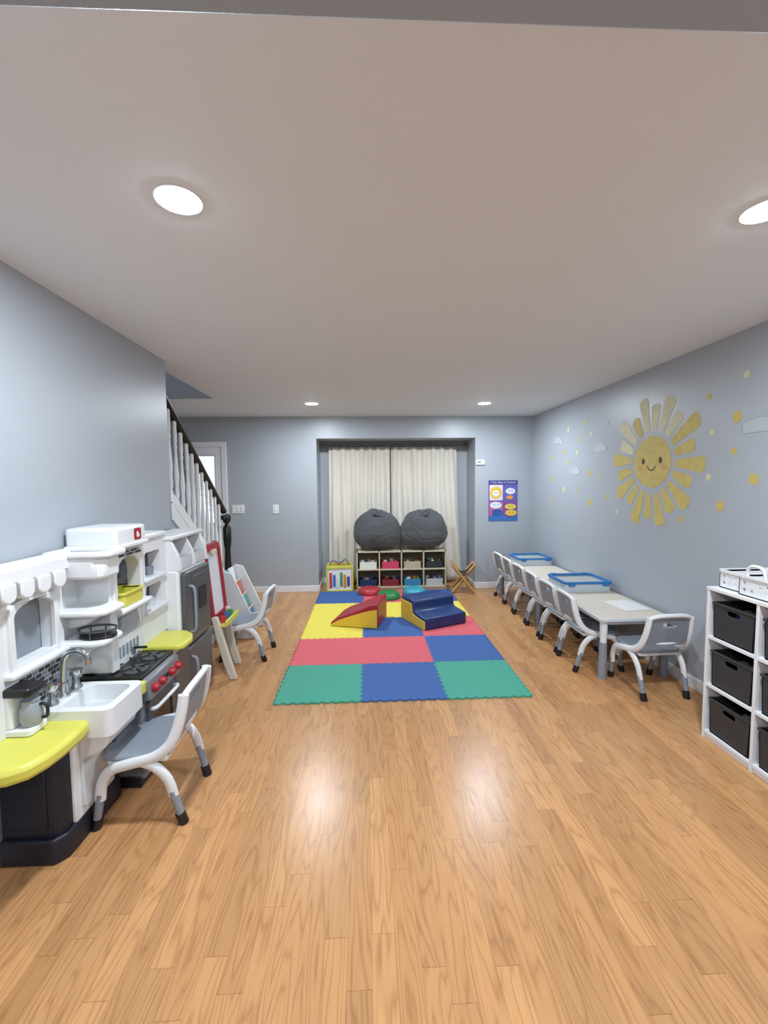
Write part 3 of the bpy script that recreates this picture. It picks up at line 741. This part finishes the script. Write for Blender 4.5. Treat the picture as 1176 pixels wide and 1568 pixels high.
for i in range(8):
    a = 2*math.pi*i/8
    tube(g, 'gallery_post_%d' % (i+1), [(-1.30+.085*math.cos(a), 2.045+.06*math.sin(a), .805), (-1.30+.085*math.cos(a), 2.045+.06*math.sin(a), .84)], .003, M_DGREY, n=6)
# module C: stove tower
box(g, 'hood', W0, -1.235, 2.12, 2.40, 1.215, 1.315, M_WH, .016)
box(g, 'hood_lip', W0, -1.225, 2.11, 2.41, 1.205, 1.228, M_WH, .006)
prism(g, 'hood_badge', rrect(2.28, 1.237, 2.345, 1.297, .01), 'x', -1.236, -1.232, M_RED, 0)
prism(g, 'hood_badge_mark', [(2.30, 1.25), (2.325, 1.25), (2.325, 1.262), (2.312, 1.28), (2.30, 1.28)], 'x', -1.233, -1.230, M_WH, 0)
win_panel('oven_tower', -1.36, -1.275, 2.155, 2.44, .86, 1.20, 2.185, 2.41, .895, 1.15, .09)
bricks('tile_arch', -1.2745, 2.19, 2.42, 1.155, 2, .028, .012)
bricks('tile_back', W0+.01, 2.19, 2.41, .98, 9, .04, .016)
box(g, 'tower_near_side', W0, -1.275, 2.150, 2.168, .58, 1.20, M_WH, .005)
box(g, 'tower_shelf', W0, -1.235, 2.15, 2.45, .865, .893, M_WH, .010)
prism(g, 'lower_panel', rect(2.155, .575, 2.44, .865), 'x', -1.40, -1.30, M_WH, .008, holes=[rrect(2.19, .72, 2.40, .835, .015)])
for i in range(6):
    box(g, 'vent_slot_%d' % (i+1), -1.302, -1.297, 2.20+.034*i, 2.22+.034*i, .62, .68, M_GREY, .001)
box(g, 'microwave_back', -1.41, -1.395, 2.16, 2.43, .70, .86, M_GREY, 0)
openbox(g, 'yellow_basket', -1.39, -1.255, 2.20, 2.39, .895, .965, .006, M_YEL, .02)
prism(g, 'yellow_basket_rim', rrect(-1.398, 2.192, -1.247, 2.398, .022), 'z', .958, .968, M_YEL, .002, holes=[rrect(-1.384, 2.206, -1.261, 2.384, .016)])
# stove
box(g, 'stove_body', W0, -1.13, 2.085, 2.43, .04, .54, M_SILVER, .012)
box(g, 'stove_foot', W0, -1.15, 2.08, 2.44, 0, .06, M_NAVY, .006)
box(g, 'cooktop', -1.44, -1.125, 2.085, 2.43, .54, .575, M_BLK, .008)
prism(g, 'control_panel', [(-1.135, .44), (-1.085, .45), (-1.10, .55), (-1.135, .56)], 'y', 2.085, 2.43, M_SILVER, .008)
for i, yy in enumerate((2.13, 2.20, 2.31, 2.385)):
    lathe(g, 'knob_%d' % (i+1), [(.024, 0), (.024, .012), (.018, .03), (.0, .032)], M_RED, (-1.094, yy, .50), 'x', n=20)
box(g, 'clock', -1.096, -1.086, 2.235, 2.275, .485, .515, M_BLK, .002)
for i, (xx, yy) in enumerate(((-1.20, 2.17), (-1.20, 2.34), (-1.34, 2.17), (-1.34, 2.34))):
    lathe(g, 'burner_%d' % (i+1), [(.058, 0), (.058, .006), (.04, .008), (.038, .003), (.02, .003), (.018, .008), (0, .009)], M_DGREY, (xx, yy, .575), n=28)
    for q in range(4):
        a = math.pi/4+q*math.pi/2
        tube(g, 'grate', [(xx+.015*math.cos(a), yy+.015*math.sin(a), .588), (xx+.07*math.cos(a), yy+.07*math.sin(a), .588)], .004, M_BLK, n=6)
prism(g, 'oven_door', rrect(2.11, .12, 2.405, .425, .02), 'x', -1.132, -1.112, M_CHAR, .006, holes=[rrect(2.15, .19, 2.365, .34, .02)])
prism(g, 'oven_glass', rrect(2.14, .18, 2.375, .35, .02), 'x', -1.128, -1.120, P('oven_glass', (34, 36, 40), .12), 0)
tube(g, 'oven_handle', [(-1.115, 2.13, .385), (-1.085, 2.14, .39), (-1.08, 2.26, .392), (-1.085, 2.375, .39), (-1.115, 2.385, .385)], .010, M_WH, n=10, sub=4, ref=(0, 0, 1))
# module D1
prism(g, 'counter_side_yellow', [(-1.45, 2.43), (-1.11, 2.43), (-1.075, 2.455), (-1.07, 2.56), (-1.10, 2.64), (-1.16, 2.70), (-1.45, 2.70)], 'z', .565, .60, M_YEL, .012)
box(g, 'side_cabinet', W0, -1.15, 2.44, 2.70, .04, .565, M_WH, .01)
prism(g, 'side_door', rrect(2.47, .10, 2.67, .52, .02), 'x', -1.152, -1.138, M_CHAR, .005)
prism(g, 'window_shelf', rect(2.44, .60, 2.73, 1.225), 'x', -1.37, -1.295, M_WH, .008, holes=[rrect(2.49, .98, 2.67, 1.13, .02), rrect(2.49, .79, 2.67, .93, .02)])
box(g, 'window_shelf_cap', W0, -1.28, 2.42, 2.74, 1.205, 1.24, M_WH, .012)
box(g, 'window_shelf_back', W0, W0+.01, 2.44, 2.73, .6, 1.21, M_GREY, 0)
box(g, 'window_shelf_ledge_1', W0, -1.27, 2.46, 2.70, .96, .982, M_WH, .005)
box(g, 'window_shelf_ledge_2', W0, -1.27, 2.46, 2.70, .77, .792, M_WH, .005)
for i, z in enumerate((.98, .79)):
    lathe(g, 'toy_cup_%d' % (i+1), [(.0, 0), (.022, 0), (.027, .05), (.024, .05), (.02, .006), (0, .006)], M_WH2 if i else M_GREY, (-1.33, 2.60, z+.002))
# module D2: fridge
box(g, 'fridge_body', W0, -1.215, 2.73, 3.20, .0, .975, M_WH, .014)
prism(g, 'fridge_door_upper', rrect(2.755, .46, 3.18, .955, .03), 'x', -1.218, -1.180, M_CHAR, .012)
prism(g, 'fridge_door_lower', rrect(2.755, .06, 3.18, .445, .03), 'x', -1.218, -1.180, M_CHAR, .012)
prism(g, 'fridge_panel', rrect(2.86, .52, 3.14, .91, .03), 'x', -1.181, -1.176, M_DGREY, .003)
prism(g, 'dispenser', rrect(2.95, .66, 3.08, .82, .015), 'x', -1.178, -1.172, M_BLK, .002)
tube(g, 'fridge_handle_upper', [(-1.178, 2.80, .55), (-1.145, 2.80, .57), (-1.14, 2.80, .70), (-1.145, 2.80, .84), (-1.178, 2.80, .86)], .010, M_GREY, n=10, sub=4, ref=(0, 1, 0))
tube(g, 'fridge_handle_lower', [(-1.178, 2.80, .19), (-1.145, 2.80, .21), (-1.145, 2.80, .36), (-1.178, 2.80, .38)], .010, M_GREY, n=10, sub=4, ref=(0, 1, 0))
box(g, 'fridge_top_back', W0, -1.45, 2.73, 3.22, .97, 1.20, M_WH, .008)
for i, (a, b) in enumerate(((2.735, 2.765), (2.965, 2.985), (3.18, 3.215))):
    prism(g, 'fridge_top_side_%d' % (i+1), [(-1.46, .97), (-1.20, .97), (-1.215, 1.08), (-1.26, 1.175), (-1.46, 1.185)], 'y', a, b, M_WH, .006)
box(g, 'fridge_top_cap', W0, -1.235, 2.725, 3.225, 1.17, 1.20, M_WH, .010)
openbox(g, 'fridge_top_bin', -1.44, -1.21, 2.775, 2.955, .978, 1.05, .006, M_WH2, .02)
openbox(g, 'fridge_top_bin_2', -1.44, -1.21, 2.995, 3.17, .978, 1.05, .006, M_WH2, .02)

# items on kitchen counter
g = G('toy_coffee_maker', (-1.38, 1.69, .546))
prism(g, 'base', rrect(-.055, -.05, .06, .05, .02), 'z', 0, .028, M_WH, .006)
prism(g, 'column', rrect(-.055, -.048, -.01, .048, .015), 'z', .028, .165, M_WH, .006)
prism(g, 'head', rrect(-.055, -.05, .06, .05, .02), 'z', .155, .19, M_BLK, .008)
lathe(g, 'carafe', [(0, .029), (.032, .029), (.041, .055), (.039, .095), (.028, .12), (.032, .13), (0, .132)], P('carafe_smoke', (150, 156, 162), .15), (.03, 0, 0))
tube(g, 'carafe_handle', [(.065, 0, .11), (.09, 0, .105), (.09, 0, .06), (.067, 0, .055)], .006, M_BLK, n=8, sub=3, ref=(0, 1, 0))
g = G('toy_pot', (-1.34, 2.34, .593))
lathe(g, 'pan', [(0, 0), (.045, 0), (.05, .045), (.046, .045), (.042, .006), (0, .006)], M_SILVER)
tube(g, 'pan_handle', [(.045, 0, .035), (.12, -.02, .045)], .007, M_BLK, n=8, ref=(0, 0, 1))

# ------------------------------------------------------------ art easel
g = G('art_easel', (-1.25, 3.5, 0), world=True)
EY0, EY1 = 3.26, 3.59
ME = Matrix.Translation((-1.17, 0, 0)) @ Matrix.Rotation(math.radians(-5), 4, 'Y')
prism(g, 'board_frame', rrect(EY0, .42, EY1, 1.06, .06), 'x', -.018, .018, M_RED, .010, holes=[rrect(EY0+.042, .50, EY1-.042, 1.005, .03)], M=ME)
prism(g, 'whiteboard', rect(EY0+.038, .49, EY1-.038, 1.015), 'x', -.006, .004, P('whiteboard', (222, 226, 232), .2), 0, M=ME)
prism(g, 'board_clip', rrect(3.37, .975, 3.48, 1.01, .01), 'x', .01, .03, M_BEIGE, .003, M=ME)
for i, yy in enumerate((EY0-.01, EY1-.05)):
    q = -.05*i
    prism(g, 'front_leg_%d' % (i+1), [(-1.215, .50), (-1.165, .50), (-1.125+q*.6, .34), (-1.075+q, .16), (-1.03+q, .0), (-1.09+q, .0), (-1.135+q, .14), (-1.18+q*.6, .32)], 'y', yy, yy+.04, M_BEIGE, .010)
    prism(g, 'rear_leg_%d' % (i+1), [(-1.30, 1.02), (-1.265, 1.02), (-1.36, .45), (-1.42, .0), (-1.475, .0), (-1.41, .45)], 'y', yy, yy+.04, M_BEIGE, .010)
    prism(g, 'hinge_%d' % (i+1), circ(-1.275, 1.03, .03, 18), 'y', yy-.004, yy+.044, M_RED, .005)
box(g, 'tray', -1.22, -1.10, EY0+.01, EY1-.01, .415, .435, M_YEL, .006)
box(g, 'tray_lip', -1.115, -1.095, EY0+.01, EY1-.01, .42, .465, M_YEL, .006)
prism(g, 'rear_board', [(-1.43, .45), (-1.415, .45), (-1.30, 1.03), (-1.315, 1.03)], 'y', EY0+.04, EY1-.04, M_BEIGE, .003)
box(g, 'cross_brace', -1.42, -1.15, 3.41, 3.45, .39, .41, M_BEIGE, .004)
for i, c in enumerate(((204, 60, 60), (60, 120, 190), (70, 150, 90))):
    lathe(g, 'paint_cup_%d' % (i+1), [(0, 0), (.02, 0), (.023, .05), (.02, .05), (.017, .01), (0, .01)], C(c), (-1.15, 3.34+.085*i, .435))

# small sling book rack
g = G('book_rack', (-1.30, 4.35, 0), world=True)
for i, yy in enumerate((4.14, 4.52)):
    prism(g, 'side_%d' % (i+1), [(-1.46, 0), (-1.12, 0), (-1.10, .12), (-1.17, .30), (-1.33, .66), (-1.41, .68), (-1.46, .64)], 'y', yy, yy+.02, M_WH, .006)
cols = [(80, 160, 155), (225, 225, 225), (70, 120, 170), (200, 100, 80), (215, 195, 90)]
for i in range(4):
    xa = -1.40+.065*i; za = .50-.14*i
    prism(g, 'sling_%d' % (i+1), [(xa-.04, za), (xa+.03, za-.03), (xa+.05, za+.03), (xa+.035, za+.03), (xa+.02, za-.01), (xa-.03, za+.02)], 'y', 4.16, 4.52, M_BEIGE, .002)
    for q in range(2):
        c = cols[(i*2+q) % 5]
        prism(g, 'book_%d_%d' % (i+1, q+1), [(xa, za), (xa+.012, za), (xa-.025, za+.16), (xa-.037, za+.16)], 'y', 4.18+.17*q, 4.33+.17*q, C(c), .001)

# ------------------------------------------------------------ world + camera
w = bpy.data.worlds.new('World'); sc.world = w; w.use_nodes = True
w.node_tree.nodes['Background'].inputs[0].default_value = (.5, .55, .6, 1)
w.node_tree.nodes['Background'].inputs[1].default_value = .3

cam = bpy.data.cameras.new('camera'); co = bpy.data.objects.new('camera', cam); sc.collection.objects.link(co)
cam.sensor_fit = 'VERTICAL'; cam.sensor_height = 36; cam.lens = 36*645/1568; cam.clip_start = .02
psi, th_, r = math.radians(2.4), math.radians(3.81), .010
right = Vector((math.cos(psi), -math.sin(psi), 0))
fwd = Vector((math.sin(psi)*math.cos(th_), math.cos(psi)*math.cos(th_), -math.sin(th_)))
up = right.cross(fwd)
R = (right*math.cos(r)-up*math.sin(r)); U = (up*math.cos(r)+right*math.sin(r))
m = Matrix((R, U, -fwd)).transposed().to_4x4(); m.translation = Vector((0, 0, 1.52))
co.matrix_world = m
sc.camera = co
